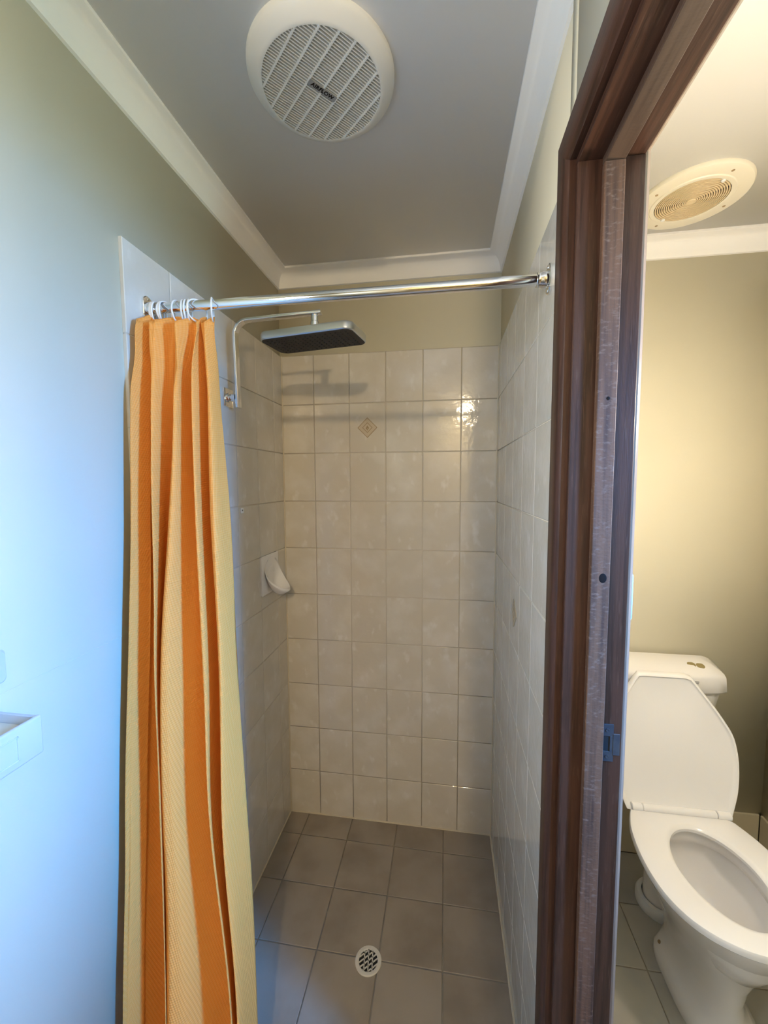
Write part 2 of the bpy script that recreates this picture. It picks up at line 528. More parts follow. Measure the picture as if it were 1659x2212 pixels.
def architrave(xf, xb, mv, mh):
    """mitred architrave legs on one wall face; xf = outer face, xb = wall side"""
    yi, yo = -0.916, -0.870
    yi2, yo2 = -1.659, -1.705
    zi, zo = ZR + 0.009, ZR + 0.061
    r = 0.006 if xf > xb else -0.006
    prof = [(0.0, xb), (0.0, xf - r * 1.4), (0.004, xf - r * 0.5), (0.012, xf), (0.040, xf), (0.046, xf - r * 0.5), (0.046, xb)]
    for inner, outer, ty in ((yi, yo, 1), (yi2, yo2, -1)):
        bm = BM()
        a, b = [], []
        for d, x in prof:
            y = inner + ty * d
            a.append((x, y, 0.0)); b.append((x, y, zi + d * (zo - zi) / 0.046))
        loft(bm, [a, b])
        obj('architrave', bm, mv, door)
    bm = BM()
    a, b = [], []
    for d, x in prof:
        z = zi + d * (zo - zi) / 0.046
        a.append((x, yi + d, z)); b.append((x, yi2 - d, z))
    loft(bm, [a, b])
    obj('architrave_head', bm, mh, door)


architrave(0.860, 0.8782, M['wood_v'], M['wood_h'])
architrave(0.9905, XT0 - 0.0002, M['pale_timber'], M['pale_timber'])

# knot in the stop
bm = BM(); lathe(bm, [(0.0080, 0), (0.0065, 0.0003), (0.003, 0.0004)], (0.932, -0.937, 1.322), (0, -1, 0), 14)
for v in bm.verts: v.co.x = 0.932 + (v.co.x - 0.932) * 0.75
obj('wood_knot', bm, M['ink'], door)
bm = BM(); lathe(bm, [(0.003, 0), (0.002, 0.0006)], (0.930, -0.937, 1.610), (0, -1, 0), 8)
obj('nail_hole', bm, M['ink'], door)

# strike plate
bm = BM()
yb, yf = -0.925, -0.9268
x0, x1, z0, z1 = 0.9440, 0.9625, 1.003, 1.069
hx0, hx1, hz0, hz1 = 0.9455, 0.9570, 1.021, 1.048
box(bm, x0, x1, yf, yb, hz1, z1, 0.0003); box(bm, x0, x1, yf, yb, z0, hz0, 0.0003)
box(bm, x0, hx0, yf, yb, hz0, hz1); box(bm, hx1, x1, yf, yb, hz0, hz1)
box(bm, x1 - 0.001, 0.9725, yf - 0.0006, yb - 0.0008, 1.015, 1.053, 0.0005)
strike = obj('strike_plate', bm, M['steel'], door, smooth=0)
bm = BM(); box(bm, hx0, hx1, -0.9255, -0.9249, hz0, hz1); obj('latch_hole', bm, M['black'], strike, smooth=0)
for zc in (1.0585, 1.012):
    bm = BM(); lathe(bm, [(0.0032, 0), (0.0028, 0.0008), (0.001, 0.0003)], (0.9525, yf, zc), (0, -1, 0), 16)
    obj('screw', bm, M['steel'], strike)

# ------------------------------------------------------------------ window behind the doorway (source of the blue daylight)
win = empty('window_1', (1.90, -1.475, 1.68), 'narrow window in the right wall of the toilet room', 'window', kind='structure')
bm = BM()
for y0, y1, z0, z1 in ((-1.58, -1.557, 1.385, 1.975), (-1.393, -1.37, 1.385, 1.975), (-1.557, -1.393, 1.385, 1.405), (-1.557, -1.393, 1.955, 1.975)):
    box(bm, 1.860, 1.880, y0, y1, z0, z1, 0.002)
obj('window_frame', bm, M['white_plastic'], win)

fill_win = empty('fill_window_added', (-0.009, -1.68, 1.72), 'made-up window around the added fill light beside the viewer', 'window', kind='structure')  # unseen window frame, added to go round the side fill light
bm = BM()
for y0, y1, z0, z1 in ((-1.92, -1.89, 1.48, 1.96), (-1.47, -1.44, 1.48, 1.96), (-1.89, -1.47, 1.48, 1.51), (-1.89, -1.47, 1.93, 1.96)):
    box(bm, -0.012, 0.006, y0, y1, z0, z1, 0.002)
obj('window_frame', bm, M['white_plastic'], fill_win)

# ------------------------------------------------------------------ lamps
LX, LY = 0.926, -3.15
lamp = empty('hall_lamp', (LX, LY, ZC), 'warm lit globe lamp on the hall ceiling behind the viewer', 'lamp')
bm = BM(); lathe(bm, [(0.05, 0), (0.05, 0.006), (0.03, 0.008)], (LX, LY, ZC), (0, 0, -1), 32)
obj('lamp_base', bm, M['chrome'], lamp)
bm = BM(); bmesh.ops.create_uvsphere(bm, u_segments=24, v_segments=14, radius=0.045)
bmesh.ops.translate(bm, verts=bm.verts, vec=(LX, LY, ZC - 0.050))
obj('globe', bm, M['globe'], lamp)

KX, KY, KZ = 1.45, -0.86, 1.66
lamp2 = empty('pendant_lamp', (KX, KY, ZC), 'warm lit globe pendant lamp in the toilet room', 'lamp')
bm = BM(); lathe(bm, [(0.045, 0), (0.045, 0.015), (0.02, 0.025)], (KX, KY, ZC), (0, 0, -1), 32)
obj('ceiling_rose', bm, M['white_plastic'], lamp2)
bm = BM(); lathe(bm, [(0.0035, 0.02), (0.0035, ZC - KZ - 0.10)], (KX, KY, ZC), (0, 0, -1), 10)
lathe(bm, [(0.018, ZC - KZ - 0.10), (0.018, ZC - KZ - 0.05)], (KX, KY, ZC), (0, 0, -1), 20)
obj('cord', bm, M['white_plastic'], lamp2)
bm = BM(); bmesh.ops.create_uvsphere(bm, u_segments=24, v_segments=14, radius=0.055)
bmesh.ops.translate(bm, verts=bm.verts, vec=(KX, KY, KZ))
obj('globe', bm, M['globe_toilet'], lamp2)

# ------------------------------------------------------------------ toilet
TX = 1.425
toilet = empty('toilet', (TX, -0.30, 0.0), 'white close-coupled toilet with lid raised against the cistern', 'toilet')


def egg(yb, yf, hw, z, n=56, pf=2.0, pb=2.6, ym=0.45):
    """closed outline; ym = fraction from back where the outline is widest"""
    yc = yb + (yf - yb) * ym
    out = []
    for k in range(n):
        a = 2 * PI * k / n
        c, s = math.cos(a), math.sin(a)
        p = pf if c > 0 else pb
        dy = (yf - yc) if c > 0 else (yc - yb)
        rx = math.copysign(abs(s) ** (2 / p), s)
        ry = math.copysign(abs(c) ** (2 / p), c) * (1 if c > 0 else 1)
        out.append((TX + hw * rx, yc + (dy * ry if c > 0 else dy * ry), z))
    return out


bm = BM()
rings = [egg(-.315, -.590, .092, .0, pf=3, pb=4), egg(-.313, -.592, .093, .006, pf=3, pb=4), egg(-.315, -.590, .091, .028, pf=3, pb=4), egg(-.312, -.583, .078, .045, pf=2.6, pb=3.5),
         egg(-.305, -.575, .066, .075), egg(-.298, -.570, .066, .12), egg(-.288, -.578, .077, .17), egg(-.270, -.597, .100, .225), egg(-.245, -.625, .128, .28),
         egg(-.205, -.652, .153, .33), egg(-.150, -.670, .166, .365, pb=1.55), egg(-.130, -.678, .171, .385, pb=1.5), egg(-.135, -.675, .167, .396, pb=1.5),
         egg(-.330, -.640, .112, .397), egg(-.333, -.637, .109, .390), egg(-.333, -.637, .109, .360), egg(-.322, -.650, .122, .352), egg(-.325, -.645, .116, .30),
         egg(-.350, -.610, .088, .24), egg(-.40, -.55, .05, .195), egg(-.45, -.50, .02, .185)]
loft(bm, rings)
obj('pan', bm, M['ceramic'], toilet, smooth=60)
bm = BM(); lathe(bm, [(.052, 0), (.052, .20), (.056, .25), (.060, .37)], (TX + .005, -.20, 0.03), (0, 0, 1), 32)
obj('outlet_pipe', bm, M['ceramic'], toilet)
bm = BM(); lathe(bm, [(.072, 0), (.074, .004), (.074, .026), (.069, .036), (.056, .036), (.056, .02), (.053, .02)], (TX + .005, -.200, 0.0), (0, 0, 1), 40)
tag(obj('floor_collar', bm, M['white_plastic'], toilet), 'white plastic collar around the waste pipe')
for y in (-.362, -.460):
    for sx in (-1, 1):
        bm = BM(); lathe(bm, [(.0055, 0), (.005, .003), (.002, .001)], (TX + sx * .0745, y, .0435), (sx * .75, 0, .66), 12)
        obj('screw', bm, M['accent_dark'], toilet)

# seat and lid outlines
SEAT = [(0.0, .146), (.03, .160), (.08, .178), (.15, .189), (.22, .190), (.28, .180), (.33, .156), (.365, .120), (.388, .075), (.398, .035), (.400, 0.0)]
LID = [(0.0, .150), (.03, .162), (.09, .182), (.17, .194), (.24, .190), (.29, .168), (.34, .138), (.385, .108), (.418, .085), (.424, .070), (.424, 0.0)]


def dens(pts, step=0.012):
    out = []
    n = len(pts)
    for i in range(n - 1):
        p0, p1, p2, p3 = pts[max(i - 1, 0)], pts[i], pts[i + 1], pts[min(i + 2, n - 1)]
        m = 4
        for k in range(m):
            t = k / m
            q = [0.5 * (2 * p1[j] + (p2[j] - p0[j]) * t + (2 * p0[j] - 5 * p1[j] + 4 * p2[j] - p3[j]) * t * t + (3 * p1[j] - p0[j] - 3 * p2[j] + p3[j]) * t ** 3) for j in (0, 1)]
            out.append((max(q[0], 0), max(q[1], 0)))
    out.append(pts[-1])
    return out


def outline(tab, smooth=True):
    d = dens(tab) if smooth else tab
    right = [(w, -s) for s, w in d]
    left = [(-w, -s) for s, w in d[::-1][1:]]
    return right + left          # clockwise from hinge right, round the front, to hinge left


def radial(poly, c, ang):
    dx, dy = math.cos(ang), math.sin(ang)
    best = None
    n = len(poly)
    for i in range(n):
        ax, ay = poly[i][0] - c[0], poly[i][1] - c[1]
        bx, by = poly[(i + 1) % n][0] - c[0], poly[(i + 1) % n][1] - c[1]
        ex, ey = bx - ax, by - ay
        den = dx * ey - dy * ex
        if abs(den) < 1e-12: continue
        t = (ax * ey - ay * ex) / den
        u = (ax * dy - ay * dx) / den
        if t > 0 and -1e-6 <= u <= 1 + 1e-6 and (best is None or t < best): best = t
    return best


YH = -.292
so = outline(SEAT)
cc = (0.0, -.19)
N = 88
angs = [2 * PI * k / N + 0.01 for k in range(N)]
ro = [radial(so, cc, a) for a in angs]


def seat_ring(off, z):
    return [(TX + cc[0] + (r + off) * math.cos(a), YH + cc[1] + (r + off) * math.sin(a), z) for a, r in zip(angs, ro)]


def hole_ring(off, z):
    R = []
    for a in angs:
        c, s = math.cos(a), math.sin(a)
        hy = .148 if s < 0 else .140
        r = 1 / math.sqrt((c / (.101 + off)) ** 2 + (s / (hy + off)) ** 2)
        R.append((TX + cc[0] + r * c, YH + cc[1] + r * s, z))
    return R


bm = BM()
R = [seat_ring(-.004, .3975), seat_ring(0, .402), seat_ring(0, .412), seat_ring(-.003, .4175), seat_ring(-.010, .4195), hole_ring(.014, .4195), hole_ring(.006, .418), hole_ring(0, .411), hole_ring(0, .403), hole_ring(.004, .3985)]
L = loft(bm, R, False, False)
for k in range(N): bm.faces.new((L[-1][k], L[-1][(k + 1) % N], L[0][(k + 1) % N], L[0][k]))
bmesh.ops.recalc_face_normals(bm, faces=bm.faces)
obj('seat', bm, M['seat'], toilet, smooth=40)

lean = math.radians(17)
lo_ = outline(LID)
lc = (0.0, -.2)
rl = [radial(lo_, lc, a) for a in angs]


def lid_ring(scale, depth):
    R = []
    for a, r in zip(angs, rl):
        x = lc[0] + r * scale * math.cos(a)
        s = -(lc[1] + r * scale * math.sin(a))
        y = -.283 + s * math.sin(lean) - depth * math.cos(lean)
        z = .414 + s * math.cos(lean) - depth * math.sin(lean)
        R.append((TX - .001 + x * 1.012, y, z))
    return R


bm = BM()
loft(bm, [lid_ring(.96, -.010), lid_ring(.99, -.008), lid_ring(1, -.003), lid_ring(1, .006), lid_ring(.993, .009), lid_ring(.965, .009), lid_ring(.945, .004), lid_ring(.92, .001), lid_ring(.5, .000)])
obj('lid', bm, M['seat'], toilet, smooth=40)
bm = BM()
for a, b, r in ((-.140, -.108, .0125), (-.107, .109, .0115), (.110, .150, .0125)):
    lathe(bm, [(r - .002, 0), (r, .002), (r, b - a - .002), (r - .002, b - a)], (TX + a, -.287, .4235), (1, 0, 0), 20)
obj('hinge', bm, M['seat'], toilet)

CX = 1.432


def dshape(hb, hf, yb, yf, bulge, z, n=12):
    P = [(CX + hb, yb, z)]
    rr = .018
    for k in range(n + 1):
        t = k / n * 2 - 1
        x = -t * hf
        y = yf - bulge * (1 - t * t)
        if k == 0: P.append((CX + hf, yf + rr, z)); x = hf - .006; y = yf + .003
        if k == n: x = -hf + .006; y = yf + .003
        P.append((CX + x, y, z))
        if k == n: P.append((CX - hf, yf + rr, z))
    P.append((CX - hb, yb, z))
    return P


bm = BM(); loft(bm, [dshape(.150, .135, -.006, -.095, .018, .392), dshape(.158, .145, -.006, -.097, .018, .42), dshape(.236, .220, -.006, -.099, .020, .738), dshape(.236, .220, -.006, -.099, .020, .742)])
cist = obj('cistern', bm, M['ceramic'], toilet, smooth=50)
bm = BM(); loft(bm, [dshape(0.250, 0.232, -.004, -.108, .022, .736), dshape(0.252, 0.234, -.003, -.110, .022, .740), dshape(0.249, 0.230, -.003, -.108, .022, .790), dshape(0.246, 0.227, -.003, -.105, .022, .798), dshape(0.238, 0.220, -.004, -.097, .021, .806), dshape(0.221, 0.203, -.006, -.070, .016, .819), dshape(0.196, 0.183, -.010, -.038, .006, .828)])
cl = obj('cistern_lid', bm, M['ceramic'], cist, smooth=45)
bm = BM(); P = rrect(1.573, -.078, .031, .0125, .0124)
ca, sa = math.cos(math.radians(-6)), math.sin(math.radians(-6))
P = [(1.573 + (x - 1.573) * ca - (y + .078) * sa, -.078 + (x - 1.573) * sa + (y + .078) * ca) for x, y in P]
tz = lambda y, z0: z0 + (y + .078) * .44
loft(bm, [[(x, y, tz(y, .805)) for x, y in P], [(x, y, tz(y, .8175)) for x, y in P]])
tag(obj('button_surround', bm, M['ceramic'], cist), 'oval flush button surround')
for s in (-1, 1):
    bm = BM()
    Q = rrect(1.573 + s * .0140, -.078 - s * .0014, .0134, .0096, .0088)
    loft(bm, [[(x, y, tz(y, .812)) for x, y in Q], [(x, y, tz(y, .8195)) for x, y in Q]])
    tag(obj('flush_button', bm, M['beige_metal'], cist), 'brassy half of the dual flush button')

for k, (x, w) in enumerate(((1.548, .011), (1.551, .007))):
    bm = BM(); box(bm, x - w, x + w, -.1262, -.1240, .778 - k * .006, .7805 - k * .006)
    obj('printed_mark', bm, M['grey_label'], cl, smooth=0)

# ------------------------------------------------------------------ light switch on the toilet side of the partition
sw = empty('light_switch', (XT0, -0.845, 1.275), 'light switch plate with daylight blue put into its colour, seen edge-on just past the door frame', 'switch')
bm = BM(); box(bm, XT0, XT0 + .028, -.882, -.812, 1.236, 1.318, .004, 2); obj('plate', bm, M['switch_daylit'], sw)
bm = BM(); box(bm, XT0 + .026, XT0 + .032, -.855, -.84, 1.268, 1.288, .002); obj('rocker', bm, M['white_plastic'], sw)

# ------------------------------------------------------------------ shower curtain rod and rings
RY, RZ, RR = -.770, 1.874, .0112
rod = empty('curtain_rod', (W / 2, RY, RZ), 'chrome shower curtain rod spanning the recess', 'curtain rod')
bm = BM(); lathe(bm, [(RR, 0), (RR, W)], (0, RY, RZ), (1, 0, 0), 40, False, False); obj('bar', bm, M['chrome'], rod)
for x, s in ((0.0, 1), (W, -1)):
    bm = BM()
    pts = rrect(RY, RZ, .016, .029, .0158)
    loft(bm, [[(x, a, b) for a, b in pts], [(x + s * .004, a, b) for a, b in pts], [(x + s * .0055, RY + (a - RY) * .9, RZ + (b - RZ) * .93) for a, b in pts]])
    lathe(bm, [(.0150, 0), (.0148, .012), (.0135, .014), (.0135, .022), (.0114, .023)], (x + s * .004, RY, RZ), (s, 0, 0), 32)
    fl = obj('flange', bm, M['chrome'], rod)
    for dz in (-.0225, .0225):
        bm = BM(); lathe(bm, [(.0036, 0), (.003, .0014), (.001, .0006)], (x + s * .0054, RY, RZ + dz), (s, 0, 0), 14)
        obj('screw', bm, M['chrome'], fl)

ring_x = [.0160, .0200, .0245, .0365, .0415, .0490, .0780, .0930, .1010, .1075, .1250, .1620]
ring_yaw = [20, 17, 14, 22, 18, -16, 4, 20, 17, 23, -26, 26]
ordn = ['closest to the left wall', 'second from the left wall', 'third from the left wall', 'fourth from the left wall', 'fifth from the left wall', 'turned open, sixth from the left wall', 'seventh from the left wall, after a gap',
        'eighth from the left wall', 'ninth from the left wall', 'tenth from the left wall', 'turned wide open, second from the free end', 'alone at the free end of the curtain']
bm = BM(); torus(bm, .0240, .0017, (0, 0, 0), (1, 0, 0), 44, 10, 1.15)
ring0 = None
for i, (x, yw) in enumerate(zip(ring_x, ring_yaw)):
    o = obj('curtain_ring', bm, M['white_plastic']) if ring0 is None else ring0.copy()
    if ring0 is None: ring0 = o
    else: COL.objects.link(o)
    o.location = (x, RY, RZ + RR - .0222)
    o.rotation_euler = (0, 0, math.radians(yw))
    tag(o, 'white plastic curtain ring ' + ordn[i], 'curtain ring', 'curtain rings on the chrome rod')

# ------------------------------------------------------------------ shower curtain
CT = [
    (1.846, [(0.0307, -0.772), (0.0187, -0.822), (0.027, -0.7865), (0.0456, -0.8154), (0.0855, -0.773), (0.1016, -0.8019), (0.1209, -0.7648), (0.1357, -0.7937), (0.1348, -0.7617), (0.149, -0.7906), (0.163, -0.7616)]),
    (1.68, [(0.0267, -0.796), (0.0147, -0.846), (0.0227, -0.7887), (0.057, -0.8375), (0.0744, -0.779), (0.1052, -0.8278), (0.1131, -0.7718), (0.1423, -0.8204), (0.1478, -0.7654), (0.1729, -0.8143), (0.177, -0.7706)]),
    (1.42, [(0.0253, -0.818), (0.0133, -0.868), (0.0185, -0.7959), (0.066, -0.8604), (0.058, -0.7907), (0.1031, -0.855), (0.1185, -0.7826), (0.1577, -0.8471), (0.1535, -0.778), (0.1908, -0.8422), (0.1978, -0.7858)]),
    (1.11, [(0.0251, -0.842), (0.0131, -0.892), (0.0229, -0.8127), (0.0751, -0.8852), (0.0416, -0.8109), (0.092, -0.8833), (0.132, -0.8017), (0.1743, -0.8742), (0.1721, -0.7976), (0.2107, -0.8701), (0.2155, -0.8084)]),
    (0.77, [(0.0237, -0.868), (0.0117, -0.918), (0.0295, -0.8295), (0.0868, -0.9099), (0.0395, -0.8285), (0.0968, -0.9088), (0.1462, -0.8181), (0.192, -0.8985), (0.1812, -0.8146), (0.2235, -0.8951), (0.2362, -0.826)]),
    (0.35, [(0.0289, -0.908), (0.0169, -0.958), (0.0452, -0.8586), (0.1073, -0.9471), (0.0529, -0.8578), (0.1151, -0.9462), (0.2014, -0.8417), (0.2455, -0.9303), (0.2133, -0.8404), (0.2581, -0.9287), (0.262, -0.8536)]),
    (0.045, [(0.0337, -0.935), (0.0217, -0.985), (0.0493, -0.8797), (0.1152, -0.9721), (0.0591, -0.8785), (0.1238, -0.9709), (0.2185, -0.859), (0.263, -0.9517), (0.2271, -0.858), (0.2716, -0.9505), (0.2683, -0.8724)]),
]


def cr(p0, p1, p2, p3, t):
    return 0.5 * (2 * p1 + (p2 - p0) * t + (2 * p0 - 5 * p1 + 4 * p2 - p3) * t * t + (3 * p1 - p0 - 3 * p2 + p3) * t ** 3)


def make_curtain():
    NS, NZ = 14, 110
    ncp = len(CT[0][1])
    zs = [c[0] for c in CT]
    grid = []
    for r in range(NZ + 1):
        z = zs[0] + (zs[-1] - zs[0]) * r / NZ
        i = 0
        while i < len(zs) - 2 and z < zs[i + 1]: i += 1
        t = (zs[i] - z) / (zs[i] - zs[i + 1])
        I = [max(i - 1, 0), i, i + 1, min(i + 2, len(zs) - 1)]
        cp = [tuple(cr(*[CT[k][1][j][a] for k in I], t) for a in (0, 1)) for j in range(ncp)]
        row = []
        for j in range(ncp - 1):
            J = [max(j - 1, 0), j, j + 1, min(j + 2, ncp - 1)]
            for k in range(NS):
                s = k / NS
                # 75 % rounded, 25 % straight, so that the pleats do not overshoot
                x = .85 * cr(*[cp[q][0] for q in J], s) + .15 * (cp[j][0] + (cp[j + 1][0] - cp[j][0]) * s)
                y = .85 * cr(*[cp[q][1] for q in J], s) + .15 * (cp[j][1] + (cp[j + 1][1] - cp[j][1]) * s)
                row.append((x, y, z))
        row.append((*cp[-1], z))
        grid.append(row)
    nu = len(grid[0])
    V, U = [], []
    for r, row in enumerate(grid):
        acc = 0
        for c, (x, y, z) in enumerate(row):
            # crumple near the rings, gentle wobble lower down
            f = max(0.0, (z - 1.62) / .22)
            n1 = mnoise.noise(Vector((c * .16, z * 9.0, 2.1)))
            n2 = mnoise.noise(Vector((c * .09, z * 2.6, 7.7)))
            n3 = mnoise.noise(Vector((c * .30, z * .9, 4.4))) + .6 * mnoise.noise(Vector((c * .55, z * 1.7, 9.1)))
            y2 = y + n3 * .0055 + n1 * .015 * f + n2 * .0065
            x2 = max(x + n1 * .003 * f + n2 * .0025, .0062)
            z2 = z
            if z > 1.80:
                z2 = z + (z - 1.80) / .046 * (.011 * math.sin(c * 2 * PI / 28 + 1.9) - .006 + .006 * n1)
            V.append((x2, y2, z2))
            if c: acc += math.dist(row[c], row[c - 1])
            U.append((acc, z))
    F = []
    for r in range(NZ):
        for c in range(nu - 1):
            a = r * nu + c
            F.append((a, a + nu, a + nu + 1, a + 1))
    me = bpy.data.meshes.new('shower_curtain')
    base = Vector((.12, -.87, .04))
    me.from_pydata([tuple(Vector(v) - base) for v in V], [], F)
    uv = me.uv_layers.new(name='UVMap')
    for p in me.polygons:
        p.use_smooth = True
        for li in p.loop_indices: uv.data[li].uv = U[me.loops[li].vertex_index]
    me.materials.append(M['curtain'])
    o = bpy.data.objects.new('shower_curtain', me)
    COL.objects.link(o)
    o.location = base
    sd = o.modifiers.new('thickness', 'SOLIDIFY'); sd.thickness = .0011; sd.offset = 0
    return tag(o, 'orange waffle-weave shower curtain bunched at the left wall', 'shower curtain')


make_curtain()

# ------------------------------------------------------------------ overhead shower
AY = -.436
sh = empty('overhead_shower', (0, AY, 1.745), 'chrome overhead shower with flat rectangular rose on a bent arm', 'shower')
bm = BM(); box(bm, 0.0, .007, AY - .027, AY + .027, 1.715, 1.771, .0015, 2); obj('wall_plate', bm, M['chrome'], sh)
bm = BM(); lathe(bm, [(.016, 0), (.016, .006), (.0115, .007), (.0115, .016), (.013, .0165), (.013, .026)], (.006, AY, 1.743), (1, 0, 0), 28); obj('wall_elbow', bm, M['chrome'], sh)
path = [(.0385, 1.712), (.0375, 1.80), (.0345, 1.925)]
for k in range(1, 11):
    a = PI - k / 10 * PI / 2
    path.append((.0795 + .045 * math.cos(a), 1.930 + .0445 * math.sin(a)))
path += [(.20, 1.9785), (.310, 1.9825)]
bm = BM(); rings = []
for i, (x, z) in enumerate(path):
    p, q = path[max(i - 1, 0)], path[min(i + 1, len(path) - 1)]
    d = Vector((q[0] - p[0], q[1] - p[1])).normalized()
    n = Vector((-d.y, d.x)) * .0045
    sec = rrect(0, 0, .0045, .0115, .0018, 3)
    rings.append([(x + n.x * a / .0045, AY + b, z + n.y * a / .0045) for a, b in sec])
loft(bm, rings)
obj('arm', bm, M['chrome'], sh)
HA = math.radians(-9.5)
HC = Vector((.279, -.418, 0))


def rot_h(x, y): return (HC.x + x * math.cos(HA) - y * math.sin(HA), HC.y + x * math.sin(HA) + y * math.cos(HA))


def hring(hx, hy, r, z): return [(*rot_h(x, y), z) for x, y in rrect(0, 0, hx, hy, r, 8)]


bm = BM(); loft(bm, [hring(.148, .068, .024, 1.9045), hring(.151, .071, .026, 1.907), hring(.151, .071, .026, 1.923), hring(.149, .069, .025, 1.9275), hring(.140, .060, .02, 1.929)])
obj('rose_body', bm, M['satin'], sh)
bm = BM(); loft(bm, [hring(.1475, .0675, .0235, 1.9048), hring(.1475, .0675, .0235, 1.9030)])
face = obj('spray_face', bm, M['nozzle'], sh)
bm = BM()
for i in range(17):
    for j in range(8):
        x, y = -.128 + i * .016, -.052 + j * .0149
        c = rot_h(x, y)
        lathe(bm, [(.0026, 0), (.0018, .0026)], (c[0], c[1], 1.9032), (0, 0, -1), 8)
o = obj('nozzles', bm, M['nozzle'], face); o['kind'] = 'stuff'
bm = BM(); lathe(bm, [(.011, 0), (.016, .003), (.016, .010), (.0135, .012), (.0135, .030), (.0115, .032), (.0115, .052)], (.288, AY + .006, 1.927), (0, 0, 1), 28)
obj('swivel_neck', bm, M['chrome'], sh)

# ------------------------------------------------------------------ ceramic soap dish on the left wall
sd = empty('soap_dish', (0, -.167, 1.055), 'white ceramic soap dish fixed to the left shower wall', 'soap dish')
bm = BM()
P0 = rrect(-.167, 1.127, .075, .075, .006, 4)
P1 = rrect(-.167, 1.127, .071, .071, .006, 4)
loft(bm, [[(.0002, a, b) for a, b in P0], [(.006, a, b) for a, b in P0], [(.009, a, b) for a, b in P1]])
obj('back_plate', bm, M['ceramic'], sd)
bm = BM()
YD, ZD = -.163, 1.130
nu_, nv_ = 28, 12
rim = []
for k in range(nu_):
    a = 2 * PI * k / nu_
    c, s = math.cos(a), math.sin(a)
    f = (1 - s) / 2                         # 0 at the top, 1 at the lip
    rim.append(Vector((.010 + .070 * f ** 3.0, YD + .064 * c, ZD + .062 * s)))
bot = Vector((.013, YD, 1.083))
R = []
for off in (0, 1):
    for j in range(nv_ + 1):
        t = j / nv_ if off == 0 else 1 - j / nv_
        ring_ = []
        for p in rim:
            q = p.lerp(bot, t)
            bul = math.sin(PI * min(t, 1)) * .024
            q = q + Vector((-.30, 0, -1.0)) * bul * (0.35 + .65 * ((p.x - .011) / .068))
            if off: q = q + Vector((.1, 0, -1)) * .006 * (1 if t > .02 else .8) + (p - Vector((.03, YD, ZD))).normalized() * .004
            q.x = max(q.x, .005)
            ring_.append(q)
        R.append(ring_)
R = R[:nv_] + R[nv_ + 2:]
loft(bm, R[:nv_], False, True)
loft(bm, [R[0]] + R[nv_:][::-1], False, True)
bmesh.ops.remove_doubles(bm, verts=bm.verts, dist=.0001)
bmesh.ops.recalc_face_normals(bm, faces=bm.faces)
obj('dish', bm, M['ceramic'], sd, smooth=70)

# small white plug on the left shower wall
pl = empty('wall_plug', (0, -.365, 1.384), 'tiny white square plug with a dark hole on the shower tiles', 'wall plug')
bm = BM(); box(bm, 0, .003, -.3745, -.3555, 1.376, 1.394, .0008); obj('plug_body', bm, M['white_plastic'], pl)
bm = BM(); lathe(bm, [(.0028, 0), (.0026, .0004)], (.003, -.365, 1.386), (1, 0, 0), 12); obj('plug_hole', bm, M['black'], pl)

# ------------------------------------------------------------------ floor drain
dr = empty('floor_drain', (.453, -.512, 0), 'round cream plastic floor drain grate in the shower floor', 'drain')
DX, DY = .453, -.512
bm = BM(); lathe(bm, [(.041, .0), (.041, .0018), (.0395, .0034), (.031, .0034), (.029, .0018), (.029, .0004)], (DX, DY, 0), (0, 0, 1), 40, False, False); obj('rim', bm, M['drain'], dr)
bm = BM(); lathe(bm, [(.030, 0.0002), (.030, .0006)], (DX, DY, 0), (0, 0, 1), 32); obj('drain_hole', bm, M['black'], dr)


def bar(ang, offs, w=.0032):
    d = Vector((math.cos(ang), math.sin(ang), 0)); n = Vector((-d.y, d.x, 0))
    h = math.sqrt(max(.0298 ** 2 - offs ** 2, 0))
    c = Vector((DX, DY, 0)) + n * offs
    bm = BM()
    P = [c + d * h + n * w / 2, c - d * h + n * w / 2, c - d * h - n * w / 2, c + d * h - n * w / 2]
    loft(bm, [[(p.x, p.y, .0008) for p in P], [(p.x, p.y, .0030) for p in P]])
    obj('grate_bar', bm, M['drain'], dr, smooth=0)


for k in (-1, 0, 1): bar(math.radians(97), k * .0125)
for k in (-2, -1, 0, 1, 2): bar(math.radians(42), k * .0115)

# ------------------------------------------------------------------ exhaust fan in the shower ceiling
FX, FY = .4135, -.741
fan = empty('exhaust_fan', (FX, FY, ZC), 'round white exhaust fan with slatted grille on the shower ceiling', 'exhaust fan')
bm = BM(); lathe(bm, [(.153, 0.0), (.153, .008), (.150, .013), (.140, .019), (.131, .0255), (.1255, .0275), (.1235, .0275), (.1235, .006)], (FX, FY, ZC), (0, 0, -1), 72, False, False)
obj('housing', bm, M['fan_plastic'], fan, smooth=40)
bm = BM(); lathe(bm, [(.1238, .0015), (.1238, .003)], (FX, FY, ZC), (0, 0, -1), 48); obj('dark_duct', bm, M['black'], fan)
d1 = Vector((.67, .742, 0)).normalized()      # along a slat, and along the lettering
d2 = Vector((.742, -.67, 0)).normalized()     # along a rib
FC = Vector((FX, FY, 0))


def fbox(name, c1, c2, l1, l2, z0, z1, m, par):
    bm = BM()
    o_ = FC + d1 * c1 + d2 * c2
    P = [o_ + d1 * a * l1 / 2 + d2 * b * l2 / 2 for a, b in ((-1, -1), (1, -1), (1, 1), (-1, 1))]
    loft(bm, [[(p.x, p.y, z0) for p in P], [(p.x, p.y, z1) for p in P]])
    return obj(name, bm, m, par, smooth=0)


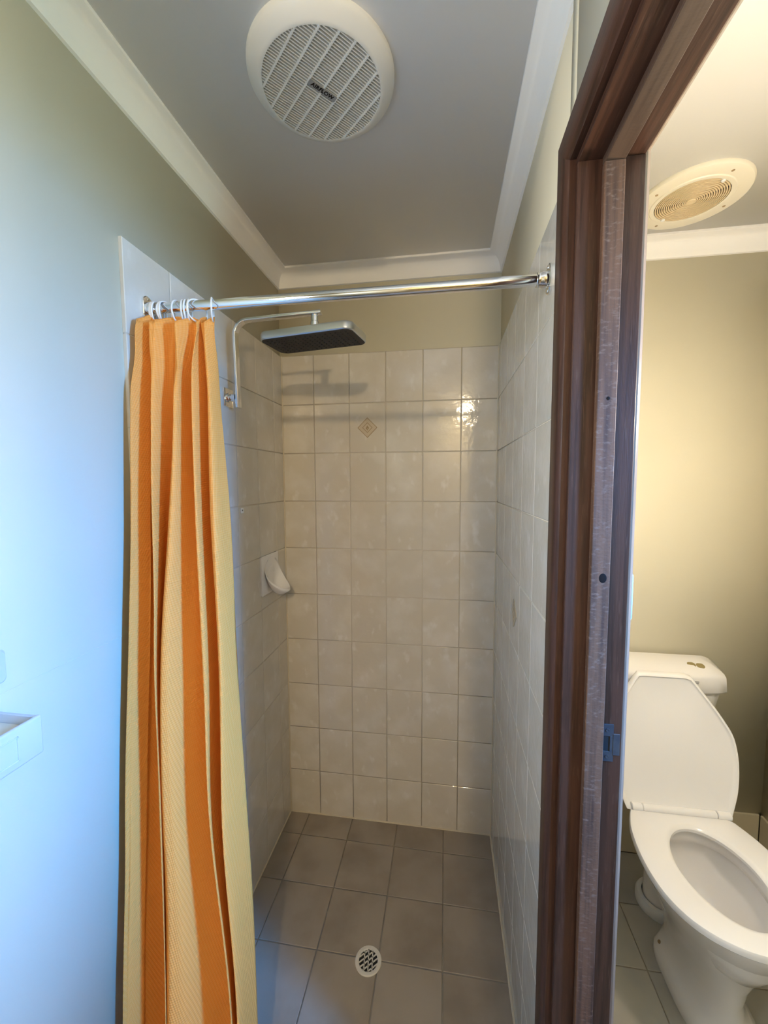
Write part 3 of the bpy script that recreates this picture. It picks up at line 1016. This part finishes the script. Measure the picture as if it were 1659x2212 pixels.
GR, GZ = .1232, ZC - .0270
for k in range(-20, 21):
    o2 = k * .0059
    h = 2 * math.sqrt(max(GR ** 2 - o2 ** 2, 0))
    if h > .02: fbox('slat', 0, o2, h, .0023, GZ, GZ + .004, M['fan_plastic'], fan)
for k in range(-3, 4):
    o1 = k * .0335
    h = 2 * math.sqrt(max(GR ** 2 - o1 ** 2, 0))
    fbox('rib', o1, 0, .0034, h, GZ - .0009, GZ + .010, M['white_plastic'], fan)
lab = fbox('name_plate', 0, 0, .066, .0135, GZ - .0014, GZ + .004, M['grey_label'], fan)
cu = bpy.data.curves.new('lettering', 'FONT')
cu.body = 'AIRFLOW'
cu.size = .0118; cu.align_x = 'CENTER'; cu.align_y = 'CENTER'; cu.extrude = .0002; cu.offset = .00030; cu.space_character = 1.04
tmp = bpy.data.objects.new('tmp_text', cu)
COL.objects.link(tmp)
bpy.context.view_layer.update()
me = bpy.data.meshes.new_from_object(tmp.evaluated_get(bpy.context.evaluated_depsgraph_get()))
bpy.data.objects.remove(tmp)
me.materials.clear(); me.materials.append(M['ink'])
nrm = d1.cross(d2)
txt = bpy.data.objects.new('lettering', me); COL.objects.link(txt)
txt.parent = lab
Rm = Matrix((d1, d2, nrm)).transposed()
txt.rotation_euler = Rm.to_euler()
txt.location = Vector((FX, FY, GZ - .0018)) - wloc(lab)

# ------------------------------------------------------------------ round vent in the toilet ceiling
VX, VY = 1.405, -.222
vent = empty('ceiling_vent', (VX, VY, ZC), 'round yellowed vent with concentric ring grille on the toilet ceiling', 'ceiling vent')
bm = BM(); lathe(bm, [(.146, 0), (.146, .005), (.143, .010), (.137, .012), (.107, .012), (.105, .0145), (.099, .0150), (.0935, .014), (.0935, .004)], (VX, VY, ZC), (0, 0, -1), 64, False, False)
obj('flange', bm, M['vent_flange'], vent, smooth=40)
bm = BM(); lathe(bm, [(.094, .001), (.094, .003)], (VX, VY, ZC), (0, 0, -1), 40); obj('dark_duct', bm, M['black'], vent)
for k in range(14):
    r = .0155 + k * .0057
    bm = BM(); lathe(bm, [(r - .0017, .006), (r - .0017, .0135), (r + .0017, .0135), (r + .0017, .006)], (VX, VY, ZC), (0, 0, -1), 48, False, False)
    obj('grille_ring', bm, M['cream_plastic'], vent, smooth=40)
for k in range(6):
    a = PI * k / 6 + .35
    d = Vector((math.cos(a), math.sin(a), 0)); n = Vector((-d.y, d.x, 0)) * .0011
    bm = BM(); c = Vector((VX, VY, 0)); P = [c + d * .093 + n, c - d * .093 + n, c - d * .093 - n, c + d * .093 - n]
    loft(bm, [[(p.x, p.y, ZC - .006) for p in P], [(p.x, p.y, ZC - .0122) for p in P]])
    obj('spoke', bm, M['cream_plastic'], vent, smooth=0)
bm = BM(); lathe(bm, [(.013, .004), (.013, .015), (.011, .017), (.004, .0175)], (VX, VY, ZC), (0, 0, -1), 24); obj('hub', bm, M['cream_plastic'], vent)
for k in range(4):
    a = math.radians(20 + 90 * k)
    bm = BM(); lathe(bm, [(.0045, .0115), (.004, .0128)], (VX + .122 * math.cos(a), VY + .122 * math.sin(a), ZC), (0, 0, -1), 12)
    obj('screw_hole', bm, M['accent_dark'], vent)
for a in (math.radians(115), math.radians(295)):
    bm = BM(); c = (VX + .090 * math.cos(a), VY + .090 * math.sin(a))
    lathe(bm, [(.006, .010), (.006, .016), (.004, .018)], (*c, ZC), (0, 0, -1), 12); obj('clip', bm, M['white_plastic'], vent)

# ------------------------------------------------------------------ tray and power outlet on the left wall, cut by the frame
XW = -.009
tr = empty('wall_tray', (XW, -1.35, 1.075), 'white plastic tray fixed low on the painted left wall', 'tray')
ty0, ty1, tz0, tz1, tx = -1.62, -1.127, 1.071, 1.131, .075
bm = BM()
o_ = rrect((ty0 + ty1) / 2, (tz0 + tz1) / 2, (ty1 - ty0) / 2, (tz1 - tz0) / 2, .010, 4)
box(bm, tx - .008, tx, ty0, ty1, tz0, tz1, .0035, 3)
obj('front_panel', bm, M['grey_white_plastic'], tr)
for y0 in (ty1 - .006, ty0 + .0005):
    bm = BM(); box(bm, XW, tx - .006, y0, y0 + .0055, tz0 + .002, tz1 - .002, .001)
    obj('end_panel', bm, M['grey_white_plastic'], tr)
bm = BM(); box(bm, XW, tx - .006, ty0 + .006, ty1 - .006, tz0 + .002, tz1 - .016, .001); obj('tray_floor', bm, M['beige_inside'], tr)
bm = BM()
for y0, y1, z0, z1 in ((-1.52, -1.163, 1.117, 1.119), (-1.52, -1.163, 1.082, 1.084), (-1.165, -1.163, 1.082, 1.119)):
    box(bm, tx - .001, tx + .0012, y0, y1, z0, z1, .0005)
obj('panel_moulding', bm, M['grey_white_plastic'], tr)
bm = BM(); box(bm, .012, .040, -1.30, -1.172, tz1 - .0165, tz1 - .008, .003); tag(obj('soap_bar', bm, M['accent_dark'], None), 'brown bar lying in the white wall tray', 'soap')

po = empty('power_outlet', (XW, -1.17, 1.2), 'white outlet plate on the left wall above the tray', 'power outlet')
bm = BM()
P = rrect(-1.172, 1.197, .0585, .0265, .008, 5); P1 = rrect(-1.172, 1.197, .056, .024, .008, 5)
loft(bm, [[(XW, a, b) for a, b in P], [(XW + .007, a, b) for a, b in P], [(XW + .010, a, b) for a, b in P1]])
obj('plate', bm, M['grey_white_plastic'], po)
for y in (-1.147, -1.197):
    bm = BM(); box(bm, XW + .009, XW + .013, y - .006, y + .006, 1.19, 1.206, .0015); obj('rocker', bm, M['grey_white_plastic'], po)
